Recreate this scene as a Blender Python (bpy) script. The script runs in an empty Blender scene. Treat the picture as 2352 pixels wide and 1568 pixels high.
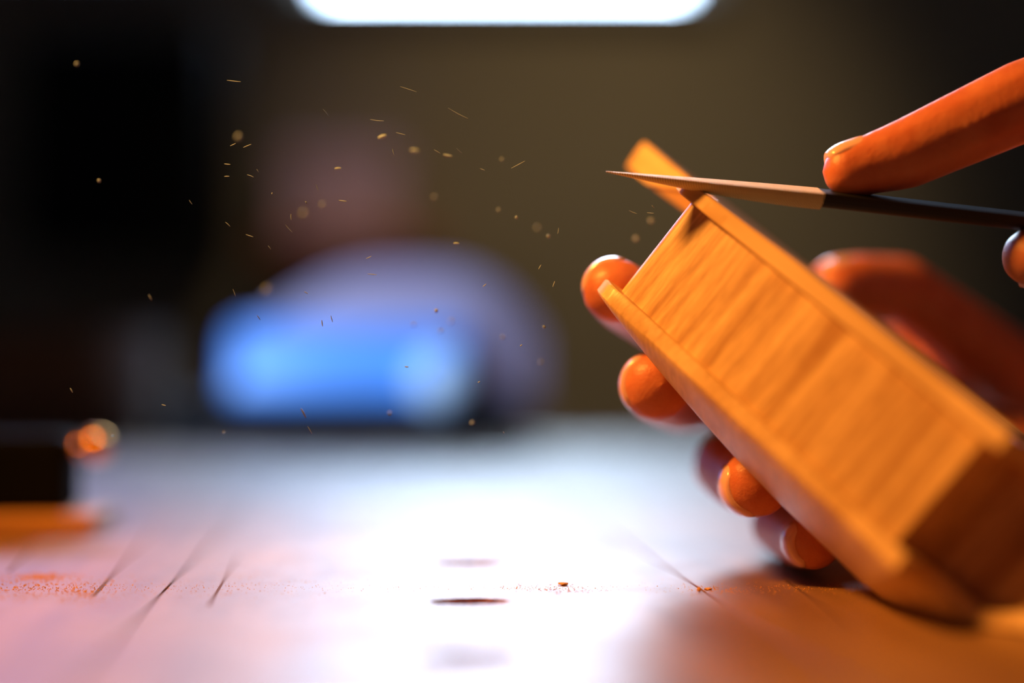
import bpy, bmesh, math, random
from mathutils import Vector, Matrix, noise

# ------------------------------------------------------------------ camera
random.seed(7)
SC = bpy.context.scene
COL = SC.collection
FPX = 50.0 / 36.0 * 2352.0          # focal length in pixels
K = 0.8                              # metres of the scene per unit of sketch depth
TABLE_Z = 0.75
CAM_H = 0.0613 * K
FOCUS = 0.417 * K
PITCH = math.atan(86.0 / FPX)
CAM = Vector((0, 0, TABLE_Z + CAM_H))
RIGHT = Vector((1, 0, 0))
FWD = Vector((0, math.cos(PITCH), math.sin(PITCH)))
UP = Vector((0, -math.sin(PITCH), math.cos(PITCH)))

cam_data = bpy.data.cameras.new('camera')
cam = bpy.data.objects.new('camera', cam_data)
COL.objects.link(cam)
cam.location = CAM
cam.rotation_euler = (math.pi / 2 + PITCH, 0, 0)
cam_data.lens = 50
cam_data.sensor_width = 36
cam_data.clip_start = 0.01
cam_data.dof.use_dof = True
cam_data.dof.focus_distance = FOCUS
cam_data.dof.aperture_fstop = 2.05
cam_data.dof.aperture_blades = 0
SC.camera = cam

# ------------------------------------------------------------------ world, lights, exposure
W = bpy.data.worlds.new('world'); SC.world = W
W.use_nodes = True
W.node_tree.nodes['Background'].inputs[0].default_value = (0.55, 0.75, 1.0, 1)
W.node_tree.nodes['Background'].inputs[1].default_value = 0.3
SC.view_settings.view_transform = 'Standard'
SC.view_settings.look = 'None'
SC.view_settings.gamma = 1
SC.view_settings.use_curve_mapping = False
SC.view_settings.exposure = 0
SC.cycles.use_denoising = True
SC.cycles.max_bounces = 8
SC.cycles.sample_clamp_indirect = 6


def P(px, py, d):
    """a place in the room: picture direction and depth -> metres"""
    return CAM + d * K * (FWD + (px - 1176.0) / FPX * RIGHT + (784.0 - py) / FPX * UP)


def CV(x, y, z):
    return RIGHT * x + UP * y + FWD * z


def light(name, kind, loc, target, energy, color, size=0.1, spot=None, blend=0.5, size_y=None, spread=None):
    ld = bpy.data.lights.new(name, kind)
    ld.energy = energy
    ld.color = color
    if kind == 'AREA':
        ld.shape = 'RECTANGLE' if size_y else 'DISK'
        ld.size = size
        if size_y:
            ld.size_y = size_y
        if spread:
            ld.spread = spread
    else:
        ld.shadow_soft_size = size
    if kind == 'SPOT':
        ld.spot_size = spot
        ld.spot_blend = blend
    o = bpy.data.objects.new(name, ld)
    COL.objects.link(o)
    o.location = loc
    o.rotation_euler = (Vector(target) - Vector(loc)).to_track_quat('-Z', 'Y').to_euler()
    return o


KEY_LOC = CAM + CV(-0.23, 0.30, 0.315)
light('bench_lamp_light', 'SPOT', KEY_LOC, P(1950, 1000, 0.40), 14.5, (1.0, 0.39, 0.06), size=0.03, spot=math.radians(108), blend=1.0)
WIN_EMIT = 33.0
WALL_Y = 2.15
light('wall_warm_spot', 'SPOT', (0.26, 0.95, 2.2), (0.09, WALL_Y, 0.86), 27, (1.0, 0.72, 0.36), size=0.08,  # added warm spot with unseen source, brightens the middle of the back wall
      spot=math.radians(46), blend=1.0)
light('toolbox_fill_spot', 'SPOT', (-0.75, 0.10, 1.30), P(930, 845, 1.25), 115, (0.36, 0.58, 1.0), size=0.03, spot=math.radians(17), blend=0.8)  # added cool fill from an unseen source, only brightens the toolbox

# ------------------------------------------------------------------ helpers


def tag(o, label=None, cat=None, group=None, kind=None):
    if label: o['label'] = label
    if cat: o['category'] = cat
    if group: o['group'] = group
    if kind: o['kind'] = kind
    return o


def obj(name, bm, mat, parent=None, smooth=False):
    me = bpy.data.meshes.new(name)
    bmesh.ops.recalc_face_normals(bm, faces=bm.faces[:])
    bm.to_mesh(me); bm.free()
    if mat: me.materials.append(mat)
    if smooth:
        for p in me.polygons: p.use_smooth = True
    o = bpy.data.objects.new(name, me)
    COL.objects.link(o)
    if parent: o.parent = parent
    return o


def empty(name, loc=(0, 0, 0), rot=None):
    o = bpy.data.objects.new(name, None)
    o.empty_display_size = 0.02
    COL.objects.link(o)
    o.location = loc
    if rot: o.rotation_euler = rot
    return o


def box(bm, cx, cy, cz, sx, sy, sz, bevel=0.0, seg=2):
    r = bmesh.ops.create_cube(bm, size=1.0)
    for v in r['verts']:
        v.co = Vector((cx + v.co.x * sx, cy + v.co.y * sy, cz + v.co.z * sz))
    if bevel > 0:
        es = list({e for v in r['verts'] for e in v.link_edges})
        bmesh.ops.bevel(bm, geom=es, offset=bevel, segments=seg, affect='EDGES', profile=0.5)


def cyl(bm, p0, p1, r0, r1=None, n=24, caps=True):
    r1 = r0 if r1 is None else r1
    p0, p1 = Vector(p0), Vector(p1)
    z = (p1 - p0).normalized()
    x = z.orthogonal().normalized(); y = z.cross(x)
    ra, rb = [], []
    for i in range(n):
        a = 2 * math.pi * i / n
        dvec = x * math.cos(a) + y * math.sin(a)
        ra.append(bm.verts.new(p0 + dvec * r0)); rb.append(bm.verts.new(p1 + dvec * r1))
    for i in range(n):
        bm.faces.new((ra[i], ra[(i + 1) % n], rb[(i + 1) % n], rb[i]))
    if caps:
        bm.faces.new(ra[::-1]); bm.faces.new(rb)


def material(name, color=(0.5, 0.5, 0.5), rough=0.5, metal=0.0, spec=0.5):
    m = bpy.data.materials.new(name); m.use_nodes = True
    b = m.node_tree.nodes['Principled BSDF']
    b.inputs['Base Color'].default_value = (*color, 1)
    b.inputs['Roughness'].default_value = rough
    b.inputs['Metallic'].default_value = metal
    b.inputs['Specular IOR Level'].default_value = spec
    return m, m.node_tree, b


def nd(nt, typ, **kw):
    n = nt.nodes.new(typ)
    for k, v in kw.items():
        setattr(n, k, v)
    return n


def noise_node(nt, scale_vec, scale=1.0, detail=4.0, coord='Object', rough=0.55):
    tc = nd(nt, 'ShaderNodeTexCoord')
    mp = nd(nt, 'ShaderNodeMapping')
    mp.inputs['Scale'].default_value = scale_vec
    nt.links.new(tc.outputs[coord], mp.inputs['Vector'])
    n = nd(nt, 'ShaderNodeTexNoise')
    n.inputs['Scale'].default_value = scale
    n.inputs['Detail'].default_value = detail
    n.inputs['Roughness'].default_value = rough
    nt.links.new(mp.outputs[0], n.inputs['Vector'])
    return n


def ramp(nt, src, stops):
    r = nd(nt, 'ShaderNodeValToRGB')
    els = r.color_ramp.elements
    els[0].position, els[0].color = stops[0][0], (*stops[0][1], 1)
    els[1].position, els[1].color = stops[1][0], (*stops[1][1], 1)
    for p, c in stops[2:]:
        e = els.new(p); e.color = (*c, 1)
    nt.links.new(src, r.inputs[0])
    return r


def mixc(nt, a, b, fac, mode='MULTIPLY'):
    m = nd(nt, 'ShaderNodeMix', data_type='RGBA', blend_type=mode)
    m.clamp_factor = True
    if isinstance(fac, (int, float)): m.inputs[0].default_value = fac
    else: nt.links.new(fac, m.inputs[0])
    nt.links.new(a, m.inputs[6]); nt.links.new(b, m.inputs[7])
    return m


def bump(nt, bsdf, height, strength=0.3, dist=0.001):
    b = nd(nt, 'ShaderNodeBump')
    b.inputs['Strength'].default_value = strength
    b.inputs['Distance'].default_value = dist
    nt.links.new(height, b.inputs['Height'])
    nt.links.new(b.outputs[0], bsdf.inputs['Normal'])
    return b


# ------------------------------------------------------------------ materials
def maple(name, flame_axis_scale, grain_scale, dark=(0.50, 0.25, 0.085), lite=(0.86, 0.56, 0.27), rough=0.42, bmp=0.2):
    m, nt, b = material(name, lite, rough)
    fl = noise_node(nt, flame_axis_scale, 1.0, 4.0, rough=0.6)
    r1 = ramp(nt, fl.outputs[0], [(0.36, dark), (0.62, lite)])
    gr = noise_node(nt, grain_scale, 1.0, 3.0)
    r2 = ramp(nt, gr.outputs[0], [(0.35, (0.78, 0.74, 0.68)), (0.6, (1, 1, 1))])
    mx = mixc(nt, r1.outputs[0], r2.outputs[0], 0.8)
    nt.links.new(mx.outputs[2], b.inputs['Base Color'])
    bump(nt, b, gr.outputs[0], bmp, 0.0003)
    return m


M_RIB = maple('flamed_maple', (210, 30, 12), (900, 300, 200), dark=(0.47, 0.23, 0.08), rough=0.33, bmp=0.06)
M_PLATE = maple('plain_maple', (60, 60, 9), (900, 160, 300), dark=(0.66, 0.38, 0.15), lite=(0.86, 0.56, 0.27))
M_SPRUCE = maple('spruce_top', (8, 60, 20), (14, 420, 260), dark=(0.62, 0.36, 0.14), lite=(0.86, 0.56, 0.27))

# bench top
M_BENCH, nt, b = material('bench_wood', (0.4, 0.22, 0.1), 0.36, spec=0.9)
n1 = noise_node(nt, (60, 9, 60), 1.0, 5)
r1 = ramp(nt, n1.outputs[0], [(0.3, (0.21, 0.098, 0.036)), (0.7, (0.38, 0.20, 0.082))])
n2 = noise_node(nt, (9, 9, 9), 1.0, 4)
r2 = ramp(nt, n2.outputs[0], [(0.35, (0.62, 0.55, 0.5)), (0.65, (1, 1, 1))])
mx = mixc(nt, r1.outputs[0], r2.outputs[0], 0.8)
nt.links.new(mx.outputs[2], b.inputs['Base Color'])
n3 = noise_node(nt, (34, 34, 34), 1.0, 6, rough=0.6)
rr = nd(nt, 'ShaderNodeMapRange')
rr.inputs['From Min'].default_value = 0.3; rr.inputs['From Max'].default_value = 0.7
rr.inputs['To Min'].default_value = 0.38; rr.inputs['To Max'].default_value = 0.52
nt.links.new(n3.outputs[0], rr.inputs['Value']); nt.links.new(rr.outputs[0], b.inputs['Roughness'])
n4 = noise_node(nt, (1600, 700, 900), 1.0, 4)
bump(nt, b, n4.outputs[0], 0.10, 0.0004)

M_GAP, _, _ = material('bench_scratch', (0.12, 0.06, 0.04), 0.8, spec=0.1)
M_HOLE, nt, b = material('slot_wood', (0.5, 0.2, 0.06), 0.8, spec=0.1)
n1 = noise_node(nt, (500, 500, 900), 1.0, 4)
r1 = ramp(nt, n1.outputs[0], [(0.35, (0.30, 0.10, 0.025)), (0.65, (0.8, 0.34, 0.09))])
nt.links.new(r1.outputs[0], b.inputs['Base Color'])

# skin
M_SKIN, nt, b = material('skin', (0.74, 0.30, 0.16), 0.42, spec=0.4)
n1 = noise_node(nt, (120, 120, 120), 1.0, 4)
r1 = ramp(nt, n1.outputs[0], [(0.35, (0.56, 0.155, 0.075)), (0.65, (0.66, 0.23, 0.12))])
nt.links.new(r1.outputs[0], b.inputs['Base Color'])
b.inputs['Subsurface Weight'].default_value = 0.35
b.inputs['Subsurface Radius'].default_value = (1.0, 0.25, 0.1)
b.inputs['Subsurface Scale'].default_value = 0.004
n2 = noise_node(nt, (1100, 1100, 1100), 1.0, 3)
n5 = noise_node(nt, (260, 260, 260), 1.0, 3)
mm = nd(nt, 'ShaderNodeMath', operation='ADD')
nt.links.new(n2.outputs[0], mm.inputs[0]); nt.links.new(n5.outputs[0], mm.inputs[1])
bump(nt, b, mm.outputs[0], 0.22, 0.0006)
M_NAIL, _, b = material('fingernail', (0.85, 0.50, 0.44), 0.22, spec=0.8)
b.inputs['Subsurface Weight'].default_value = 0.2
b.inputs['Subsurface Radius'].default_value = (1.0, 0.3, 0.15)
b.inputs['Subsurface Scale'].default_value = 0.002
M_SLEEVE, nt, b = material('sleeve_cloth', (0.02, 0.02, 0.025), 0.9, spec=0.2)
n1 = noise_node(nt, (900, 900, 900)); bump(nt, b, n1.outputs[0], 0.3, 0.001)

# file steel with cut teeth
M_FILE, nt, b = material('file_steel', (0.60, 0.40, 0.20), 0.6, 0.0, 0.25)
tc = nd(nt, 'ShaderNodeTexCoord')
w1 = nd(nt, 'ShaderNodeTexWave'); w1.wave_type = 'BANDS'; w1.bands_direction = 'X'
mp = nd(nt, 'ShaderNodeMapping'); mp.inputs['Rotation'].default_value = (0, 0, math.radians(38))
nt.links.new(tc.outputs['Object'], mp.inputs['Vector']); nt.links.new(mp.outputs[0], w1.inputs['Vector'])
w1.inputs['Scale'].default_value = 620; w1.inputs['Distortion'].default_value = 0.4
r1 = ramp(nt, w1.outputs[1], [(0.2, (0.34, 0.26, 0.12)), (0.75, (0.98, 0.86, 0.46))])
nt.links.new(r1.outputs[0], b.inputs['Base Color'])
bump(nt, b, w1.outputs[1], 0.3, 0.0003)
M_SHANK, nt, b = material('shadow_painted_shank', (0.012, 0.012, 0.014), 0.5, 0.0, 0.3)  # near-black base colour holds the forefinger's shadow on the shank
M_HANDLE, nt, b = material('file_handle_wood', (0.1, 0.05, 0.02), 0.5)

M_WALL, nt, b = material('plaster', (0.34, 0.30, 0.24), 0.9, spec=0.1)
n1 = noise_node(nt, (2, 2, 2), 1.0, 4)
r1 = ramp(nt, n1.outputs[0], [(0.3, (0.30, 0.265, 0.21)), (0.7, (0.37, 0.33, 0.265))])
nt.links.new(r1.outputs[0], b.inputs['Base Color'])
M_DARKWALL, _, _ = material('dark_paint', (0.05, 0.045, 0.04), 0.9, spec=0.1)
M_FLOOR, nt, b = material('floor_boards', (0.08, 0.05, 0.03), 0.6)
n1 = noise_node(nt, (14, 2, 14)); r1 = ramp(nt, n1.outputs[0], [(0.3, (0.05, 0.03, 0.018)), (0.7, (0.11, 0.065, 0.038))])
nt.links.new(r1.outputs[0], b.inputs['Base Color'])
M_FRAME, _, _ = material('window_frame_paint', (0.20, 0.21, 0.22), 0.5)
M_PANE = bpy.data.materials.new('daylit_pane'); M_PANE.use_nodes = True
nt = M_PANE.node_tree; nt.nodes.clear()
em = nd(nt, 'ShaderNodeEmission'); ou = nd(nt, 'ShaderNodeOutputMaterial')
em.inputs[0].default_value = (0.57, 0.77, 1.0, 1); em.inputs[1].default_value = WIN_EMIT
nt.links.new(em.outputs[0], ou.inputs[0])
M_PANE2 = M_PANE.copy(); M_PANE2.name = 'evening_pane'
for n in M_PANE2.node_tree.nodes:
    if n.type == 'EMISSION':
        n.inputs[0].default_value = (0.46, 0.44, 1.0, 1); n.inputs[1].default_value = 7.0

M_BLACK, nt, b = material('black_lacquer', (0.006, 0.006, 0.007), 0.6, spec=0.2)
n1 = noise_node(nt, (30, 30, 30)); bump(nt, b, n1.outputs[0], 0.1, 0.001)
M_BLACKMETAL, _, _ = material('black_iron', (0.005, 0.005, 0.006), 0.8, spec=0.04)
M_BRASS, _, _ = material('brass', (0.9, 0.42, 0.06), 0.25, 1.0)
M_ORANGEWOOD, nt, b = material('orange_wood', (0.55, 0.24, 0.06), 0.5)
n1 = noise_node(nt, (10, 90, 90)); r1 = ramp(nt, n1.outputs[0], [(0.3, (0.55, 0.24, 0.06)), (0.7, (0.75, 0.38, 0.11))])
nt.links.new(r1.outputs[0], b.inputs['Base Color'])
M_BLUE, nt, b = material('blue_sky_sheen', (0.15, 0.37, 0.80), 0.38)  # blue base colour stands in for sky reflected in the drawer front
M_PALEBLUE, _, _ = material('painted_glint', (0.85, 0.95, 1.0), 0.35)  # pale colour paints a bright reflected highlight
M_GREYLID, _, _ = material('grey_violet_cloth', (0.44, 0.29, 0.33), 0.8)
M_SHELF, _, _ = material('red_brown_board', (0.5, 0.13, 0.05), 0.6)
M_PURPLE, _, _ = material('purple_grey_card', (0.9, 0.64, 1.0), 0.85)
M_BROWNBOX, _, _ = material('brown_card', (0.20, 0.11, 0.07), 0.9)
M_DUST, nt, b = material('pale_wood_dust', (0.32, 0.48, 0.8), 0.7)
M_SAW, nt, b = material('sawdust', (0.72, 0.36, 0.10), 0.9, spec=0.1)

# ------------------------------------------------------------------ room
X0, X1, Y0, Y1, ZT = -2.1, 2.3, -1.4, WALL_Y, 2.5


def slab(name, cx, cy, cz, sx, sy, sz, mat, parent=None, structure=True):
    bm = bmesh.new(); box(bm, cx, cy, cz, sx, sy, sz)
    o = obj(name, bm, mat, parent)
    if structure and not parent: tag(o, kind='structure')
    return o


slab('floor', (X0 + X1) / 2, (Y0 + Y1) / 2, -0.05, X1 - X0 + 0.4, Y1 - Y0 + 0.4, 0.1, M_FLOOR)
slab('ceiling', (X0 + X1) / 2, (Y0 + Y1) / 2, ZT + 0.05, X1 - X0 + 0.4, Y1 - Y0 + 0.4, 0.1, M_DARKWALL)
slab('wall_front', (X0 + X1) / 2, Y0 - 0.05, ZT / 2, X1 - X0 + 0.2, 0.1, ZT, M_DARKWALL)
slab('wall_right', X1 + 0.05, (Y0 + Y1) / 2, ZT / 2, 0.1, Y1 - Y0, ZT, M_DARKWALL)
slab('wall_left', X0 - 0.05, (Y0 + Y1) / 2, ZT / 2, 0.1, Y1 - Y0, ZT, M_DARKWALL)


def at_wall(px, py, y):
    d = P(px, py, 1.0) - CAM
    return CAM + d * ((y - CAM.y) / d.y)


# back wall with two openings
A = at_wall(712, -22, WALL_Y); B = at_wall(1604, -22, WALL_Y)
w1x0, w1x1, wz0, wz1 = A.x, B.x, A.z, A.z + 0.75
C2 = at_wall(380, -84, WALL_Y)
w2x0, w2x1 = C2.x - 0.62, C2.x
w2z0 = C2.z
bm = bmesh.new()


def wallpiece(x0, x1, z0, z1):
    box(bm, (x0 + x1) / 2, WALL_Y + 0.06, (z0 + z1) / 2, x1 - x0, 0.12, z1 - z0)


wallpiece(X0 - .1, X1 + .1, 0, wz0)
wallpiece(X0 - .1, X1 + .1, wz1, ZT)
wallpiece(X0 - .1, w2x0, wz0, wz1)
wallpiece(w2x1, w1x0, wz0, wz1)
wallpiece(w1x1, X1 + .1, wz0, wz1)
wallpiece(w2x0, w2x1, wz0, w2z0)
tag(obj('wall_back', bm, M_WALL), kind='structure')


def window(name, x0, x1, z0, z1, pane):
    e = tag(empty(name, ((x0 + x1) / 2, WALL_Y, z0)), kind='structure')
    bm = bmesh.new(); t = 0.02
    cz = (z1 - z0) / 2; w = x1 - x0; h = z1 - z0
    box(bm, -w / 2 + t / 2, 0.06, cz, t, 0.05, h); box(bm, w / 2 - t / 2, 0.06, cz, t, 0.05, h)
    box(bm, 0, 0.06, t / 2, w - 2 * t, 0.05, t); box(bm, 0, 0.06, h - t / 2, w - 2 * t, 0.05, t)
    obj('window_frame', bm, M_FRAME, e)
    bm = bmesh.new(); box(bm, 0, 0.07, cz, w - 2 * t, 0.006, h - 2 * t); obj('pane', bm, pane, e)
    bm = bmesh.new(); box(bm, 0, -0.012, -0.012, w + 0.06, 0.06, 0.02, 0.003); obj('window_sill', bm, M_FRAME, e)
    return e


window('window_1', w1x0, w1x1, wz0, wz1, M_PANE)
window('window_2', w2x0, w2x1, w2z0, wz1, M_PANE2)

# ------------------------------------------------------------------ workbench
BR = math.radians(5.7)
bench = tag(empty('workbench', (0, 0, TABLE_Z), (0, 0, BR)),
            'worn brown plank workbench top with dark slots and sawdust, pale with window glare', 'workbench')
BI = Matrix.Rotation(-BR, 4, 'Z')


def on_table(px, py):
    d = P(px, py, 1.0) - CAM
    return CAM + d * ((TABLE_Z - CAM.z) / d.z)


def bl(p):                       # room point -> bench coordinates
    return BI @ (Vector(p) - Vector((0, 0, TABLE_Z)))


far_edge = bl(on_table(1200, 1018)).y
j1 = bl(on_table(392, 1340)).x
j2 = bl(on_table(1590, 1340)).x
pw = j2 - j1
slots = [bl(on_table(1080, y)) for y in (1293, 1381, 1504)]
BACK = -0.55
for k in range(-8, 8):
    x0 = j1 + k * pw; x1 = x0 + pw
    bm = bmesh.new()
    g = 0.0003
    box(bm, (x0 + x1) / 2, (far_edge + BACK) / 2, -0.02, pw - 2 * g, far_edge - BACK, 0.04, 0.0001, 1)
    o = obj('plank', bm, M_BENCH, bench)
    if k == 0:
        o.data.materials.append(M_HOLE)
        bmc = bmesh.new()
        for i, s in enumerate(slots):
            n = 40; ra = []; rb = []
            for q in range(n):
                a = 2 * math.pi * q / n
                rx = 0.0116 * K / 0.8 * 0.8; ry = 0.0052
                wob = 1 + 0.10 * noise.noise(Vector((3 * math.cos(a) + i * 7, 3 * math.sin(a), 0.3)))
                ra.append(bmc.verts.new((s.x + rx * wob * math.cos(a), s.y + ry * wob * math.sin(a), -0.012)))
                rb.append(bmc.verts.new((s.x + rx * wob * math.cos(a), s.y + ry * wob * math.sin(a), 0.01)))
            for q in range(n):
                bmc.faces.new((ra[q], ra[(q + 1) % n], rb[(q + 1) % n], rb[q]))
            bmc.faces.new(ra[::-1]); bmc.faces.new(rb)
        cut = obj('slot_cutter', bmc, M_HOLE)
        cut.parent = bench
        md = o.modifiers.new('cut', 'BOOLEAN'); md.object = cut; md.solver = 'EXACT'; md.operation = 'DIFFERENCE'
        try: md.material_mode = 'TRANSFER'
        except Exception: pass
        bpy.context.view_layer.update()
        me = bpy.data.meshes.new_from_object(o.evaluated_get(bpy.context.evaluated_depsgraph_get()))
        o.modifiers.clear(); o.data = me
        bpy.data.objects.remove(cut)
# scored marks along the bench
for (pa, pb, wd) in (((215, 1368), (372, 1195), 0.0005), ((480, 1390), (548, 1275), 0.0004), ((1800, 1330), (1960, 1440), 0.0005), ((20, 1312), (75, 1258), 0.0006)):
    bm = bmesh.new()
    a, c = bl(on_table(*pa)), bl(on_table(*pb))
    dv = (c - a).normalized(); sd_ = Vector((-dv.y, dv.x, 0)) * wd
    vs = [bm.verts.new(a - sd_), bm.verts.new(a + sd_), bm.verts.new(c + sd_ * .4), bm.verts.new(c - sd_ * .4)]
    for v in vs: v.co.z = 0.00006
    lo = [bm.verts.new(v.co - Vector((0, 0, 0.0004))) for v in vs]
    bm.faces.new(vs); bm.faces.new(lo[::-1])
    for q in range(4): bm.faces.new((vs[q], vs[(q + 1) % 4], lo[(q + 1) % 4], lo[q]))
    obj('scratch', bm, M_GAP, bench)
xa, xb = j1 - 8 * pw, j1 + 8 * pw
for (lx, ly) in ((xa + .1, BACK + .1), (xb - .1, BACK + .1), (xa + .1, far_edge - .1), (xb - .1, far_edge - .1)):
    b2 = bmesh.new(); box(b2, lx, ly, -0.04 - (TABLE_Z - 0.04) / 2, 0.08, 0.08, TABLE_Z - 0.04, 0.004)
    obj('leg', b2, M_BENCH, bench)

# ------------------------------------------------------------------ instrument body
L = P(1508, 568, 0.417)
R = P(2160, 1128, 0.348)
u = (R - L); LB = u.length * 1000; u.normalize()
nv = CV(0.61, 0.79, 0.0); 
c_ = -(u.dot(nv)) / u.dot(FWD)
nv = (nv + FWD * c_).normalized()
wv = nv.cross(u).normalized()
ROT = Matrix((u, wv, nv)).transposed().to_4x4()
body = empty('instrument_body')
body.matrix_world = Matrix.Translation(L) @ ROT
tag(body, 'unvarnished flamed maple instrument body held tilted, its near corner under the file', 'instrument')
MM = 0.001


def catmull(pts, per):
    out = []
    n = len(pts)
    for i in range(n - 1):
        p0 = Vector(pts[max(i - 1, 0)]); p1 = Vector(pts[i]); p2 = Vector(pts[i + 1]); p3 = Vector(pts[min(i + 2, n - 1)])
        for s in range(per):
            t = s / per
            out.append(0.5 * ((2 * p1) + (p2 - p0) * t + (2 * p0 - 5 * p1 + 4 * p2 - p3) * t * t + (3 * p1 - p0 - 3 * p2 + p3) * t ** 3))
    return out


b_ = LB
S_ = K       # outline below is written in sketch millimetres


def sm(pts):
    return [(x * S_, y * S_) for x, y in pts]


LBs = LB / S_
NEAR = sm([(-6.5, -1.5), (-1, -4.2), (7, -4.2), (16, -3.2), (27, -2.6), (45, -2.4), (LBs - 22, -2.6), (LBs - 6, -3.6), (LBs + 6, -5.0)])
NUB = sm([(LBs + 6, -5.0), (LBs + 8.5, -1)])
RECESS = sm([(LBs + 8.5, -1), (LBs + 5, 5), (LBs + 6, 11), (LBs + 14, 15), (LBs + 30, 15), (LBs + 50, 13)])
FAR_MAIN = [(LBs + 50, 13), (LBs + 54, 24), (LBs + 48, 45), (LBs + 20, 66), (LBs - 16, 82), (LBs - 46, 94), (22, 97), (-18, 84)]
FAR = sm(FAR_MAIN + [(-48, 60), (-60, 46)])
TIP = sm([(-60, 46), (-59, 38)])
END = sm([(-59, 38), (-42, 34), (-24, 29), (-8, 20), (-4, 8), (-6.5, -1.5)])
top_outline = (catmull(NEAR, 8) + catmull(NUB, 3) + catmull(RECESS, 6) + catmull(FAR, 9) + catmull(TIP, 3) + catmull(END, 7))
FAR_B = sm(FAR_MAIN + [(-34, 66), (-37, 52)])
END_B = sm([(-37, 52), (-26, 40), (-14, 30), (-4, 19), (-3, 8), (-6.5, -1.5)])
back_outline = (catmull(NEAR, 8) + catmull(NUB, 3) + catmull(RECESS, 6) + catmull(FAR_B, 9) + catmull(END_B, 7))
CEN = Vector((95 * S_, 46 * S_))
RIBH = 16.5 * S_


def clearance(x, y, n):          # height above the bench of a body point, millimetres
    p = L + (u * x + wv * y + nv * n) * MM
    return (p.z - TABLE_Z) * 1000


THICK_B = 5.0 * S_


def lift(x, y):                  # the sides get lower where the body leans on the bench
    return max(0.0, (0.3 - clearance(x, y, -RIBH - THICK_B)) / nv.z)


def plate(name, sign, arch, mat, thick, outline):
    bm = bmesh.new()
    N = len(outline)
    prof = []   # (ring fraction toward centre, n offset outward)
    rings = []
    r = 0.9 * S_
    # inner face rim -> edge -> outer face
    seq = [(3.0, 0.0), (0.5, 0.0), (0.0, 0.5 * S_), (0.0, thick - 0.6 * S_), (0.8 * S_, thick)]
    for (inset, h) in seq:
        rings.append([(p + (CEN - p).normalized() * inset, h) for p in outline])
    ts = [0.06, 0.12, 0.2, 0.3, 0.42, 0.55, 0.7, 0.85]
    for t in ts:
        ring = []
        for p in outline:
            q = p.lerp(CEN, t)
            a = arch * (1 - (1 - t) ** 1.7)
            ring.append((q, thick + a))
        rings.append(ring)
    vr = []
    for ring in rings:
        row = []
        for (q, h) in ring:
            if sign > 0 and h == 0.0:      # the far tip is a thicker block
                h -= 5.5 * S_ * max(0.0, min(1.0, (-30 * S_ - q.x) / (14 * S_)))
            if sign > 0 and h > 0: h *= 0.8 + 0.2 * max(0.0, min(1.0, q.x / (40 * S_)))
            n = sign * (RIBH + h)
            if sign < 0:
                n += lift(q.x, q.y)
                cl = clearance(q.x, q.y, n)
                if cl < 0.25:
                    n += (0.25 - cl) / nv.z
            row.append(bm.verts.new((q.x * MM, q.y * MM, n * MM)))
        vr.append(row)
    for a_, b2 in zip(vr[:-1], vr[1:]):
        for i in range(N):
            bm.faces.new((a_[i], a_[(i + 1) % N], b2[(i + 1) % N], b2[i]))
    nC = sign * (RIBH + thick + arch)
    if sign < 0:
        cl = clearance(CEN.x, CEN.y, nC)
        if cl < 0.25: nC += (0.25 - cl) / nv.z
    c = bm.verts.new((CEN.x * MM, CEN.y * MM, nC * MM))
    for i in range(N):
        bm.faces.new((vr[-1][i], vr[-1][(i + 1) % N], c))
    ci = bm.verts.new((CEN.x * MM, CEN.y * MM, sign * RIBH * MM))
    for i in range(N):
        bm.faces.new((vr[0][(i + 1) % N], vr[0][i], ci))
    o = obj(name, bm, mat, body, smooth=True)
    return o


LOW_ARCH, UP_ARCH = 15.5 * S_, -2.0 * S_
back_plate = plate('back_plate', -1, LOW_ARCH, M_PLATE, 5.0 * S_, back_outline)
top_plate = plate('top_plate', 1, UP_ARCH, M_SPRUCE, 5.6 * S_, top_outline)
tag(back_plate, 'plain maple back plate'); tag(top_plate, 'straight grained top plate')
# ribs between the plates
rib_out = (catmull(sm([(-2.6, 5.0), (-1.9, 2.4), (-0.3, 0.7), (2.2, 0.0), (10, 0), (30, 0), (60, 0), (LBs - 10, 0), (LBs, 0)]), 6)
           + catmull(sm([(LBs, 0), (LBs + 0.5, 8), (LBs + 3, 15), (LBs + 12, 19), (LBs + 30, 19), (LBs + 47, 17)]), 6)
           + catmull(sm([(LBs + 47, 17), (LBs + 50, 25), (LBs + 45, 42), (LBs + 18, 62), (LBs - 18, 78), (LBs - 47, 90), (22, 93), (-16, 80), (-31, 63), (-33, 53)]), 7)
           + catmull(sm([(-33, 53), (-22, 42), (-10, 32), (-0.5, 20), (-1.5, 9), (-2.6, 5.0)]), 6))
bm = bmesh.new()
lo = [bm.verts.new((p.x * MM, p.y * MM, (-RIBH + lift(p.x, p.y)) * MM)) for p in rib_out]
hi = [bm.verts.new((p.x * MM, p.y * MM, RIBH * MM)) for p in rib_out]
for i in range(len(rib_out)):
    j = (i + 1) % len(rib_out)
    bm.faces.new((lo[i], lo[j], hi[j], hi[i]))
ribs = tag(obj('rib', bm, M_RIB, body, smooth=True), 'striped flamed maple side')
md = ribs.modifiers.new('split', 'EDGE_SPLIT'); md.split_angle = math.radians(40)
for pl in (back_plate, top_plate):
    md = pl.modifiers.new('split', 'EDGE_SPLIT'); md.split_angle = math.radians(32)

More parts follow.
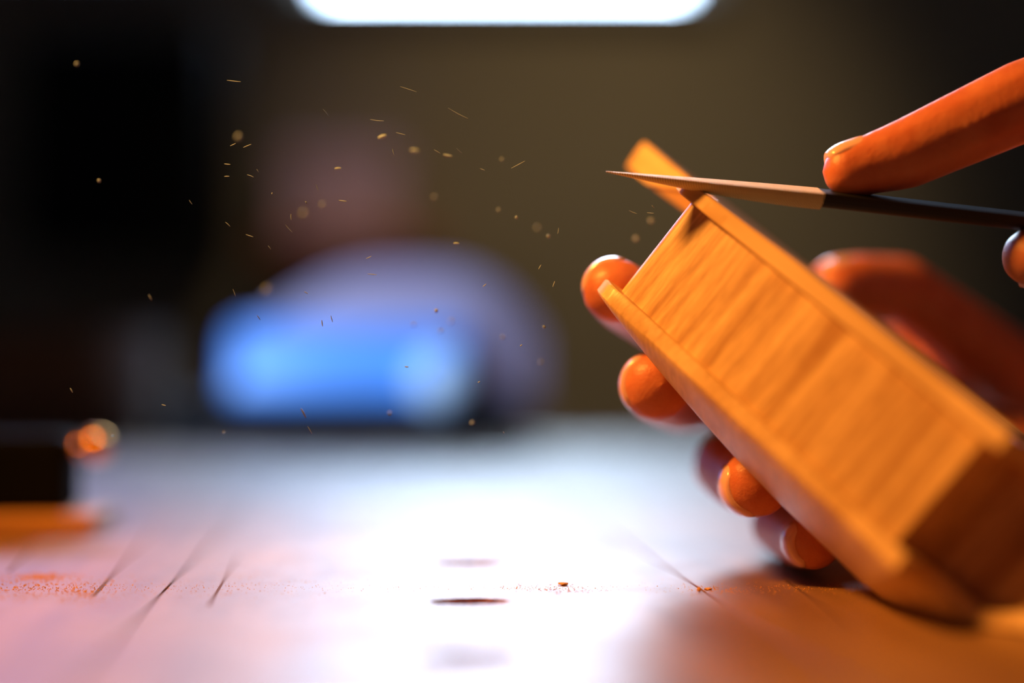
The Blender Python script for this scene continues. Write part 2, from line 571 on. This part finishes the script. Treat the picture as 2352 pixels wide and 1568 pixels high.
# ------------------------------------------------------------------ file
f0 = P(1392, 393, 0.411); f1 = P(2352, 503, 0.408); 
fx = (f1 - f0).normalized()
FL = (f1 - f0).length
fzz = CV(-0.1, 0.97, -0.23); fzz = (fzz - fx * fzz.dot(fx)).normalized()
fy = fzz.cross(fx)
FROT = Matrix((fx, fy, fzz)).transposed().to_4x4()
file_ = empty('needle_file')
file_.matrix_world = Matrix.Translation(f0) @ FROT
tag(file_, 'tapered half round steel needle file laid across the instrument corner', 'file')


def half_round(x0, x1, wfun, n=40, m=10):
    bm = bmesh.new(); rows = []
    for i in range(n + 1):
        x = x0 + (x1 - x0) * i / n
        w, t, zc = wfun(x)
        row = [bm.verts.new((x, -w, zc)), bm.verts.new((x, 0, zc)), bm.verts.new((x, w, zc))]
        for q in range(1, m):
            a = math.pi * q / m
            row.append(bm.verts.new((x, w * math.cos(a), zc - t * math.sin(a))))
        rows.append(row)
    for ra, rb in zip(rows[:-1], rows[1:]):
        for q in range(len(ra)):
            r2 = (q + 1) % len(ra)
            bm.faces.new((ra[q], ra[r2], rb[r2], rb[q]))
    bm.faces.new(rows[0][::-1]); bm.faces.new(rows[-1])
    return bm


XS = FL * 0.515


def wf(x):
    t = min(1.0, x / XS)
    w = 0.0003 + 0.0050 * (1 - (1 - t) ** 1.7)
    return w, 0.0002 + 0.0042 * (1 - (1 - t) ** 1.7), 0.0012 * t


def wf2(x):
    return 0.0042, 0.0038, 0.0012


bl_ = tag(obj('blade', half_round(0, XS, wf), M_FILE, file_, smooth=False), 'cross cut toothed blade')
obj('shank', half_round(XS, FL * 1.05, wf2, n=6), M_SHANK, file_)
bm = bmesh.new(); cyl(bm, (FL * 1.05, 0, 0), (FL * 1.12, 0, 0), 0.0035, 0.008, 20); cyl(bm, (FL * 1.12, 0, 0), (FL * 1.75, 0, 0), 0.008, 0.010, 20)
obj('handle', bm, M_HANDLE, file_, smooth=True)

# ------------------------------------------------------------------ hands
person = tag(empty('person', P(3300, 900, 0.5)),
             'person seen only by two hands, one gripping the instrument and one pressing the file', 'person')
PI_ = Matrix.Translation(-Vector(person.location))


def ball_chain(bm, pts):
    """pts: list of (Vector, radius m): overlapping balls along the chain"""
    for (a, ra), (c, rc) in zip(pts[:-1], pts[1:]):
        ln = (c - a).length
        n = max(2, int(ln / (min(ra, rc) * 0.28)))
        for i in range(n + 1):
            t = i / n
            r = ra + (rc - ra) * t
            bmesh.ops.create_icosphere(bm, subdivisions=2, radius=r, matrix=Matrix.Translation(a.lerp(c, t)))


def J(px, py, d, r):
    return (P(px, py, d), r * K * MM)


def hand(name, chains, label, voxel=0.0011, smooth_it=9):
    bm = bmesh.new()
    for ch in chains: ball_chain(bm, ch)
    for v in bm.verts: v.co = v.co - Vector(person.location)
    o = obj(name, bm, M_SKIN, person)
    md = o.modifiers.new('skin', 'REMESH'); md.mode = 'VOXEL'; md.voxel_size = voxel
    md2 = o.modifiers.new('soft', 'SMOOTH'); md2.iterations = smooth_it; md2.factor = 0.5
    bpy.context.view_layer.update()
    me = bpy.data.meshes.new_from_object(o.evaluated_get(bpy.context.evaluated_depsgraph_get()))
    o.modifiers.clear(); o.data = me
    if not me.materials: me.materials.append(M_SKIN)
    for p in me.polygons: p.use_smooth = True
    tag(o, label)
    return o


def nail(hand_o, tip, dip, r, dorsal, length=0.0105, ang=58, wide=1.0):
    """curved nail plate lying on the back of the last finger joint"""
    ax = (tip - dip).normalized()
    dv = (dorsal - ax * dorsal.dot(ax)).normalized()
    sd = ax.cross(dv)
    bm = bmesh.new(); nu, nw = 10, 12
    top = []; bot = []
    for i in range(nu + 1):
        s = i / nu
        along = -length * 0.62 + length * s
        rt, rb = [], []
        for j in range(nw + 1):
            a = math.radians(ang) * (2 * j / nw - 1)
            k = 1.0 - 0.25 * (max(0, s - 0.75) / 0.25) ** 2 * 1 - 0.12 * (max(0, 0.2 - s) / 0.2) ** 2
            aa = a * k
            rad = r * (0.985 - 0.08 * s * s) + 0.0007 - 0.0007 * abs(2 * j / nw - 1) ** 3 - 0.0006 * max(0, 0.25 - s) * 4
            rad *= 1.0 if along < 0 else math.sqrt(max(0.15, 1 - (along / (r * 1.25)) ** 2))
            d_ = dv * math.cos(aa) + sd * math.sin(aa) * wide
            base = tip + ax * along
            rt.append(bm.verts.new(base + d_ * rad - Vector(person.location)))
            rb.append(bm.verts.new(base + d_ * (rad - 0.0020) - Vector(person.location)))
        top.append(rt); bot.append(rb)
    for i in range(nu):
        for j in range(nw):
            bm.faces.new((top[i][j], top[i][j + 1], top[i + 1][j + 1], top[i + 1][j]))
            bm.faces.new((bot[i][j], bot[i + 1][j], bot[i + 1][j + 1], bot[i][j + 1]))
    for i in range(nu):
        bm.faces.new((top[i][0], top[i + 1][0], bot[i + 1][0], bot[i][0]))
        bm.faces.new((top[i][nw], bot[i][nw], bot[i + 1][nw], top[i + 1][nw]))
    for j in range(nw):
        bm.faces.new((top[0][j], bot[0][j], bot[0][j + 1], top[0][j + 1]))
        bm.faces.new((top[nu][j], top[nu][j + 1], bot[nu][j + 1], bot[nu][j]))
    return obj('fingernail', bm, M_NAIL, hand_o, smooth=True)


# holding hand: fingers come from behind under the back plate, thumb over the top
idx = [J(1740, 800, .550, 12.5), J(1520, 735, .497, 11.5), J(1435, 685, .462, 11.2), J(1414, 668, .437, 10.6)]
mid = [J(1770, 900, .560, 13), J(1560, 915, .497, 12), J(1515, 895, .460, 11.8), J(1508, 886, .434, 11.2)]
rng = [J(1840, 1000, .560, 12.5), J(1668, 1068, .492, 11.8), J(1705, 1100, .455, 11.2), J(1738, 1108, .425, 10.8)]
pky = [J(1930, 1090, .550, 11.5), J(1790, 1205, .485, 10), J(1840, 1238, .450, 9.5), J(1868, 1245, .425, 8.6)]
thb = [J(2440, 960, .580, 19), J(2245, 800, .545, 15), J(2070, 662, .525, 12.2), J(1960, 655, .510, 11.5), J(1925, 660, .505, 10.4)]
wr = J(2460, 1125, .520, 20)
palm = [[idx[0], wr], [mid[0], wr], [rng[0], wr], [pky[0], wr], [idx[0], mid[0]], [mid[0], rng[0]], [rng[0], pky[0]],
        [J(1960, 830, .575, 14), J(2250, 830, .575, 16)], [thb[1], J(2100, 900, .58, 15)]]
farm = [wr, J(2900, 1030, .560, 25), J(3600, 900, .640, 32)]
lh = hand('left_hand', [idx, mid, rng, pky, thb, farm] + palm, 'hand gripping the instrument from behind, fingertips under the back')
for (f, dz) in ((idx, CV(-.62, .75, .2)), (mid, CV(-.97, .25, .1)), (rng, CV(-.85, -.45, .1)), (pky, CV(-.9, -.2, .1))):
    nail(lh, f[3][0], f[2][0], f[3][1], dz)
nail(lh, thb[4][0], thb[3][0], thb[4][1], CV(-.2, .9, .35))

# filing hand: forefinger on top of the file, thumb under it
ri = [J(2740, 90, .440, 14), J(2350, 232, .412, 12.4), J(2085, 352, .411, 10.6), J(1952, 392, .411, 8.2)]
rt = [J(2800, 480, .400, 15), J(2560, 555, .398, 12), J(2372, 590, .408, 9.0)]
rm = [J(2790, 180, .455, 14), J(2580, 300, .475, 11), J(2480, 440, .462, 10), J(2440, 530, .445, 9)]
rr_ = [J(2840, 270, .465, 13), J(2660, 390, .485, 11), J(2570, 500, .470, 10), J(2530, 580, .450, 9)]
rp = [J(2890, 350, .465, 12), J(2750, 460, .480, 10), J(2680, 550, .465, 9), J(2640, 610, .450, 8)]
rw = J(3250, 330, .440, 23)
rpalm = [[ri[0], rw], [rm[0], rw], [rr_[0], rw], [rp[0], rw], [rt[0], rw], [ri[0], rm[0]], [rm[0], rr_[0]], [rr_[0], rp[0]]]
rfarm = [rw, J(3700, 380, .45, 25), J(4300, 430, .48, 32)]
rh = hand('right_hand', [ri, rt, rm, rr_, rp, rfarm] + rpalm, 'hand pressing the file with its forefinger')
nail(rh, ri[3][0], ri[2][0], ri[3][1], CV(-.3, .9, .25), length=0.011)
nail(rh, rt[2][0], rt[1][0], rt[2][1], CV(.2, -.8, .55))


def sleeve(a, c, ra, rc):
    bm = bmesh.new()
    a = a - Vector(person.location); c = c - Vector(person.location)
    for k in range(6):
        t0, t1 = k / 6, (k + 1) / 6
        cyl(bm, a.lerp(c, t0), a.lerp(c, t1), ra + (rc - ra) * t0 + 0.002 * (k % 2), ra + (rc - ra) * t1 + 0.002 * ((k + 1) % 2), 28, caps=False)
    bmesh.ops.remove_doubles(bm, verts=bm.verts[:], dist=0.0001)
    o = obj('sleeve', bm, M_SLEEVE, person, smooth=True)
    md = o.modifiers.new('thick', 'SOLIDIFY'); md.thickness = 0.002
    return o


sleeve(farm[1][0], farm[2][0] + (farm[2][0] - farm[1][0]) * .3, 0.027, 0.036)
sleeve(rfarm[1][0], rfarm[2][0] + (rfarm[2][0] - rfarm[1][0]) * .3, 0.027, 0.036)

# ------------------------------------------------------------------ tool block at the left of the bench
tb_p = on_table(120, 1228)
tb = tag(empty('tool_block', (tb_p.x, tb_p.y, TABLE_Z), (0, 0, math.radians(4))),
         'small black tool block with brass knob on an orange wooden base', 'tool')
tb_d = (tb_p - CAM).dot(FWD)
pxm = tb_d / FPX       # metres per pixel at that depth
x_r = 82 * pxm
bm = bmesh.new(); box(bm, x_r - 0.06 + 0.001, 0.0155, 0.0032, 0.122, 0.034, 0.0064, 0.0012); obj('base', bm, M_ORANGEWOOD, tb)
bm = bmesh.new(); box(bm, x_r - 0.064, 0.0155, 0.0064 + 0.0125, 0.112, 0.023, 0.025, 0.003, 3); obj('block', bm, M_BLACKMETAL, tb)
bm = bmesh.new()
cyl(bm, (x_r - 0.0085, 0.012, 0.0264), (x_r - 0.003, 0.012, 0.0264), 0.003, 0.003, 20)
bmesh.ops.create_uvsphere(bm, u_segments=24, v_segments=16, radius=0.0052, matrix=Matrix.Translation((x_r - 0.0005, 0.012, 0.0270)))
obj('knob', bm, M_BRASS, tb, smooth=True)

# ------------------------------------------------------------------ far end of the bench: toolbox
ty = on_table(1050, 1034)
tx = tag(empty('toolbox', (P(790, 900, (ty - CAM).dot(FWD) / K).x, ty.y, TABLE_Z)),
         'blurred toolbox with front drawer painted in sky-blue sheen and grey domed lid at the far bench end', 'toolbox')
q = (ty - CAM).dot(FWD) / FPX          # metres per pixel there


def zt(py): return (P(1176, py, (ty - CAM).dot(FWD) / K).z - TABLE_Z)


cx0 = 790
bm = bmesh.new(); box(bm, 0.0, 0.055, (zt(925) + zt(1008)) / 2, 860 * q, 0.10, zt(925) - zt(1008), 0.006); obj('base', bm, M_BLACK, tx)
for (fx_, fy_) in ((1052, .01), (400, .01), (1052, .075), (400, .075)):
    bm = bmesh.new(); h = zt(1000)
    cyl(bm, ((fx_ - cx0) * q, fy_, 0), ((fx_ - cx0) * q, fy_, h), 0.022, 0.020, 20); obj('foot', bm, M_BLACK, tx, smooth=True)
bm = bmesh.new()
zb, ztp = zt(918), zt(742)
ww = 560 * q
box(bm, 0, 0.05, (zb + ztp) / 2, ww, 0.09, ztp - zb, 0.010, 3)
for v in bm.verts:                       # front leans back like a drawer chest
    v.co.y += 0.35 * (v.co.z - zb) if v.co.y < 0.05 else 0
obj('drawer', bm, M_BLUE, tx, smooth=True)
bm = bmesh.new()
cyl(bm, ((1010 - cx0) * q, 0.03, zt(872)), ((1010 - cx0) * q, -0.015, zt(872)), 66 * q, 58 * q, 28)
obj('glint_disc', bm, M_PALEBLUE, tx, smooth=True)  # disc added in the shape of a blurred highlight
bm = bmesh.new()                          # domed lid, higher to the right
n = 24; fr = []; bk = []
for i in range(n + 1):
    t = i / n
    px = 520 + (1240 - 520) * t
    py = 770 - 168 * max(0.0, 1 - abs(2 * t ** 1.3 - 1) ** 3.0)
    fr.append((px, py))
for yv, lst in ((0.045, None), (0.100, None)):
    row = [bm.verts.new(((px - cx0) * q, yv, zt(py))) for px, py in fr]
    base = [bm.verts.new(((px - cx0) * q, yv, zt(925))) for px, py in fr]
    bk.append((row, base))
(ra, ba), (rb, bb) = bk
for i in range(n):
    bm.faces.new((ra[i], ra[i + 1], rb[i + 1], rb[i])); bm.faces.new((ba[i], ba[i + 1], ra[i + 1], ra[i]))
    bm.faces.new((bb[i], rb[i], rb[i + 1], bb[i + 1])); bm.faces.new((ba[i], bb[i], bb[i + 1], ba[i + 1]))
bmesh.ops.remove_doubles(bm, verts=bm.verts[:], dist=0.0005)
obj('lid', bm, M_GREYLID, tx, smooth=True)

# brown carton behind, at the left
bx = tag(empty('carton', (P(60, 860, 1.24).x, P(60, 860, 1.24).y, TABLE_Z)), 'dim brown carton standing left of the toolbox', 'carton')
qq = 1.24 * K / FPX
bm = bmesh.new(); box(bm, 0, 0.04, 0.04, 540 * qq, 0.07, 0.08, 0.003); obj('box', bm, M_BROWNBOX, bx)
bm = bmesh.new(); box(bm, 0, 0.022, 0.0815, 540 * qq, 0.036, 0.003); box(bm, 0, 0.058, 0.082, 540 * qq, 0.034, 0.003); obj('flap', bm, M_BROWNBOX, bx)

# wall cabinet, shelf and box
ca, cb = at_wall(40, 70, WALL_Y - 0.16), at_wall(500, 575, WALL_Y - 0.16)
cw, ch = cb.x - ca.x, ca.z - cb.z
cab = tag(empty('wall_cabinet', ((ca.x + cb.x) / 2, WALL_Y, cb.z)), 'black wall cabinet hanging left of the window', 'cabinet')
bm = bmesh.new(); box(bm, 0, -0.075, ch / 2, cw, 0.146, ch, 0.003); obj('carcass', bm, M_BLACK, cab)
for s in (-1, 1):
    bm = bmesh.new(); box(bm, s * cw / 4, -0.157, ch / 2, cw / 2 - 0.004, 0.016, ch - 0.006, 0.002); d_ = obj('door', bm, M_BLACK, cab)
    bm = bmesh.new(); cyl(bm, (s * 0.02, -0.166, ch * .4), (s * 0.02, -0.185, ch * .4), 0.007, 0.009, 16); obj('knob', bm, M_BLACKMETAL, d_)
sa, sb = at_wall(600, 550, WALL_Y - 0.12), at_wall(1000, 585, WALL_Y - 0.12)
sh = tag(empty('wall_shelf', ((sa.x + sb.x) / 2, WALL_Y, sb.z)), 'red brown wall shelf right of the black cabinet', 'shelf')
sw = sb.x - sa.x
bm = bmesh.new(); box(bm, 0, -0.071, 0.011, sw, 0.14, 0.022, 0.002); obj('board', bm, M_SHELF, sh)
for s in (-1, 1):
    bm = bmesh.new()
    xs = s * sw * .35
    vs = [(xs - .006, -.001, 0), (xs - .006, -.10, 0), (xs - .006, -.001, -.08)]
    A_ = [bm.verts.new(v) for v in vs]; B_ = [bm.verts.new((v[0] + .012, v[1], v[2])) for v in vs]
    bm.faces.new(A_); bm.faces.new(B_[::-1])
    for i in range(3): bm.faces.new((A_[i], A_[(i + 1) % 3], B_[(i + 1) % 3], B_[i]))
    obj('bracket', bm, M_SHELF, sh)
ba_, bb_ = at_wall(655, 350, WALL_Y - 0.12), at_wall(900, 550, WALL_Y - 0.12)
bw = bb_.x - ba_.x
pb = tag(empty('storage_box', ((ba_.x + bb_.x) / 2, WALL_Y, sb.z + 0.022)), 'purple grey storage box on the red brown shelf', 'box')
bh = ba_.z - sb.z - 0.022
bm = bmesh.new(); box(bm, 0, -0.065, bh * .4, bw, 0.11, bh * .8, 0.003); obj('body', bm, M_PURPLE, pb)
bm = bmesh.new(); box(bm, 0, -0.065, bh * .9, bw + .01, 0.118, bh * .2, 0.004); obj('lid', bm, M_PURPLE, pb)

# ------------------------------------------------------------------ chips and sawdust
def spindle(ln, r, bend=0.0, n=5, m=4):
    bm = bmesh.new(); rows = []
    for i in range(n):
        t = i / (n - 1)
        rr2 = r * (0.45 + 0.55 * math.sin(math.pi * t))
        off = bend * math.sin(math.pi * t)
        rows.append([bm.verts.new(((t - .5) * ln, off + rr2 * math.cos(2 * math.pi * q_ / m), rr2 * math.sin(2 * math.pi * q_ / m))) for q_ in range(m)])
    for a_, b2 in zip(rows[:-1], rows[1:]):
        for q_ in range(m): bm.faces.new((a_[q_], a_[(q_ + 1) % m], b2[(q_ + 1) % m], b2[q_]))
    bm.faces.new(rows[0][::-1]); bm.faces.new(rows[-1])
    return bm


# (x, y, length px, angle deg in the picture, half width px, depth)
SPL = [(537, 186, 32, -6, 1.0, .417), (1052, 260, 52, -28, 1.1, .417), (878, 314, 20, 20, 4.5, .43), (866, 276, 32, -6, .9, .417), (938, 205, 40, -18, .8, .417),
       (920, 307, 22, -14, 1.0, .417), (904, 349, 15, -74, 1.0, .417), (1004, 348, 17, -30, 1.1, .417), (1028, 357, 20, -10, 3.2, .43), (952, 346, 20, -5, 4.5, .445),
       (1055, 346, 18, -42, .9, .417), (1108, 389, 12, -20, 1.1, .417), (1190, 378, 36, 28, .8, .417), (776, 387, 15, 5, 2.6, .425), (787, 461, 18, -8, 1.4, .417),
       (522, 377, 14, -6, 1.2, .417), (521, 405, 12, 2, 1.0, .417), (575, 404, 16, -20, .9, .417), (592, 392, 9, -55, 1.0, .417), (625, 444, 4, 70, 1.6, .417),
       (703, 465, 7, -55, 1.6, .417), (438, 464, 12, -55, 1.0, .417), (523, 515, 15, -42, 1.0, .417), (573, 541, 18, -18, .9, .417), (669, 498, 14, -88, 1.0, .417),
       (663, 524, 24, -48, .8, .417), (619, 568, 11, -52, .9, .417), (748, 258, 20, -50, .9, .417), (535, 332, 14, 25, .9, .417), (568, 335, 20, 22, .9, .417),
       (1048, 559, 13, 0, 2.6, .425), (1272, 652, 14, 70, 1.2, .417), (1240, 613, 12, 60, 1.0, .417), (1454, 487, 20, -22, 1.0, .417), (1500, 474, 9, -50, 1.0, .417),
       (1494, 489, 16, -4, 1.0, .417), (1197, 793, 6, 35, 1.2, .417), (740, 742, 15, -82, 1.2, .417), (762, 732, 16, -75, 1.0, .417), (594, 729, 14, -55, 1.0, .417),
       (164, 896, 12, -60, 1.6, .42), (376, 930, 10, -12, 1.1, .417), (697, 948, 24, -62, 1.8, .425), (712, 988, 22, -60, 1.2, .417), (847, 591, 14, 25, .8, .417),
       (855, 630, 22, -6, .8, .417), (345, 683, 14, -60, 1.6, .43), (538, 672, 18, -70, 1.0, .42), (703, 672, 10, -30, .9, .417), (1113, 655, 10, 40, 1.0, .42),
       (728, 430, 15, -70, .7, .417), (934, 842, 9, -5, 1.4, .417), (1100, 877, 6, 30, 1.2, .417), (1157, 993, 6, -45, 1.3, .417), (1282, 530, 14, 80, .7, .417)]
CRUMB = [(1186, 499, 4, .426), (1259, 542, 5, .43), (1002, 714, 5.5, .43), (998, 452, 5, .455), (1249, 751, 4, .426), (1085, 970, 5, .44), (741, 470, 6, .455), (697, 490, 7, .47),
         (1495, 506, 6, .45), (1460, 548, 6, .45), (1145, 482, 4, .44), (950, 745, 4, .45), (612, 664, 7, .48), (1153, 366, 4, .44), (227, 415, 4, .43), (176, 147, 5, .44),
         (514, 992, 3, .43), (1234, 523, 5, .46), (1036, 738, 5, .46), (1155, 773, 4, .445), (1242, 831, 4, .45), (548, 314, 7, .46), (258, 1000, 3, .43), (895, 948, 4, .44), (1012, 760, 5, .45)]


def zone(px, py):
    if px > 1400: return 'between the file tip and the hand below it'
    if px > 1130: return 'over bare wall ' + ('level with the file tip' if py < 450 else 'left of the forefinger')
    if py > 860: return 'low over the dark gap below the toolbox'
    if py > 700: return 'in front of the toolbox'
    if py > 570: return 'just above the toolbox lid'
    if px < 560: return 'in front of the black cabinet, ' + ('upper half' if py < 350 else 'lower half')
    if px < 640: return 'along the right edge of the black cabinet'
    if px < 900: return 'above the purple box' if py < 330 else 'in front of the purple box'
    return 'under the window, ' + ('upper part of the wall' if py < 330 else 'lower part of the wall')


for i, (px, py, ln, ang, hw, d) in enumerate(SPL):
    s = d * K / FPX
    o = obj('wood_splinter', spindle(ln * s, hw * s * 1.05, ln * s * random.uniform(-.04, .04)), M_DUST)
    a = math.radians(ang)
    xd = CV(math.cos(a), math.sin(a), 0).normalized(); zd = -FWD; yd = zd.cross(xd)
    o.matrix_world = Matrix.Translation(P(px, py, d)) @ Matrix((xd, yd, zd)).transposed().to_4x4()
    look = 'plump bright' if hw > 2 else 'long thin' if ln >= 30 else 'thin pale' if ln >= 13 else 'tiny short'
    tag(o, look + ' wood splinter flying ' + zone(px, py), 'splinter', 'wood splinters in the air')
for i, (px, py, r, d) in enumerate(CRUMB):
    s = d * K / FPX
    bm = bmesh.new(); bmesh.ops.create_icosphere(bm, subdivisions=1, radius=r * s)
    for v in bm.verts: v.co *= random.uniform(.75, 1.15)
    o = obj('wood_crumb', bm, M_DUST); o.location = P(px, py, d)
    look = 'bright round' if d < .435 else 'faint blurred'
    tag(o, look + ' wood crumb drifting ' + zone(px, py), 'crumb', 'wood crumbs in the air')


bpy.context.view_layer.update()
same = {}
for o in COL.objects:
    if o.get('group') in ('wood splinters in the air', 'wood crumbs in the air'):
        same.setdefault(o['label'], []).append(o)
for lab, os_ in same.items():
    if len(os_) > 1:
        os_.sort(key=lambda o: (o.matrix_world.translation if o.matrix_world.translation.length > 0 else o.location).x)
        words = ['leftmost', 'second from left', 'third from left', 'fourth from left', 'fifth from left']
        for k, o in enumerate(os_):
            o['label'] = lab + ', ' + ('rightmost' if k == len(os_) - 1 else words[k])


def grains(name, pts, mat, label):
    bm = bmesh.new()
    for (x, y, z, r) in pts:
        a = random.uniform(0, 6.28)
        vs = []
        for k in range(3):
            aa = a + k * 2.094
            vs.append(bm.verts.new((x + r * math.cos(aa) * random.uniform(.7, 1.3), y + r * math.sin(aa) * random.uniform(.7, 1.3), z)))
        t = bm.verts.new((x, y, z + r * random.uniform(.6, 1.2)))
        bm.faces.new(vs[::-1])
        for k in range(3): bm.faces.new((vs[k], vs[(k + 1) % 3], t))
    o = obj(name, bm, mat)
    return tag(o, label, 'sawdust', kind='stuff')


pts = []


def scatter(n, px, py, sx, sy, r0, r1):
    for _ in range(n):
        t = on_table(random.gauss(px, sx), max(1230, random.gauss(py, sy)))
        pts.append((t.x, t.y, TABLE_Z + 0.00005, random.uniform(r0, r1)))


scatter(500, 1200, 1350, 420, 12, .00005, .00016)
scatter(220, 1240, 1353, 70, 6, .00006, .00022)
scatter(160, 1300, 1358, 40, 6, .00006, .0002)
scatter(700, 300, 1350, 260, 16, .00006, .0002)
scatter(500, 90, 1350, 90, 14, .00008, .0003)
scatter(420, 95, 1324, 36, 4, .0001, .0003)
scatter(200, 190, 1362, 30, 14, .0001, .0003)
scatter(160, 1640, 1356, 30, 5, .00008, .0002)
scatter(300, 1850, 1352, 120, 8, .00006, .0002)
grains('sawdust', pts, M_SAW, 'fine orange sawdust scattered across the bench top')
for (px, py, w_, h_, lab) in ((1293, 1342, 26, 9, 'little brown wood chip lying alone right of the middle slot'),
                             (1606, 1358, 12, 12, 'tiny dark wood crumb by the plank joint'),
                             (1627, 1352, 22, 6, 'thin brown sliver lying right of the plank joint')):
    t = on_table(px, py + 2); s = (t - CAM).dot(FWD) / FPX
    bm = bmesh.new(); bmesh.ops.create_icosphere(bm, subdivisions=1, radius=1)
    for v in bm.verts:
        v.co = Vector((v.co.x * w_ * s / 2, v.co.y * w_ * s / 2, v.co.z * h_ * s / 2)) * random.uniform(.8, 1.15)
    zmin = min(v.co.z for v in bm.verts)
    o = obj('wood_chip', bm, M_SAW); o.location = (t.x, t.y, TABLE_Z - zmin)
    tag(o, lab, 'wood chip')
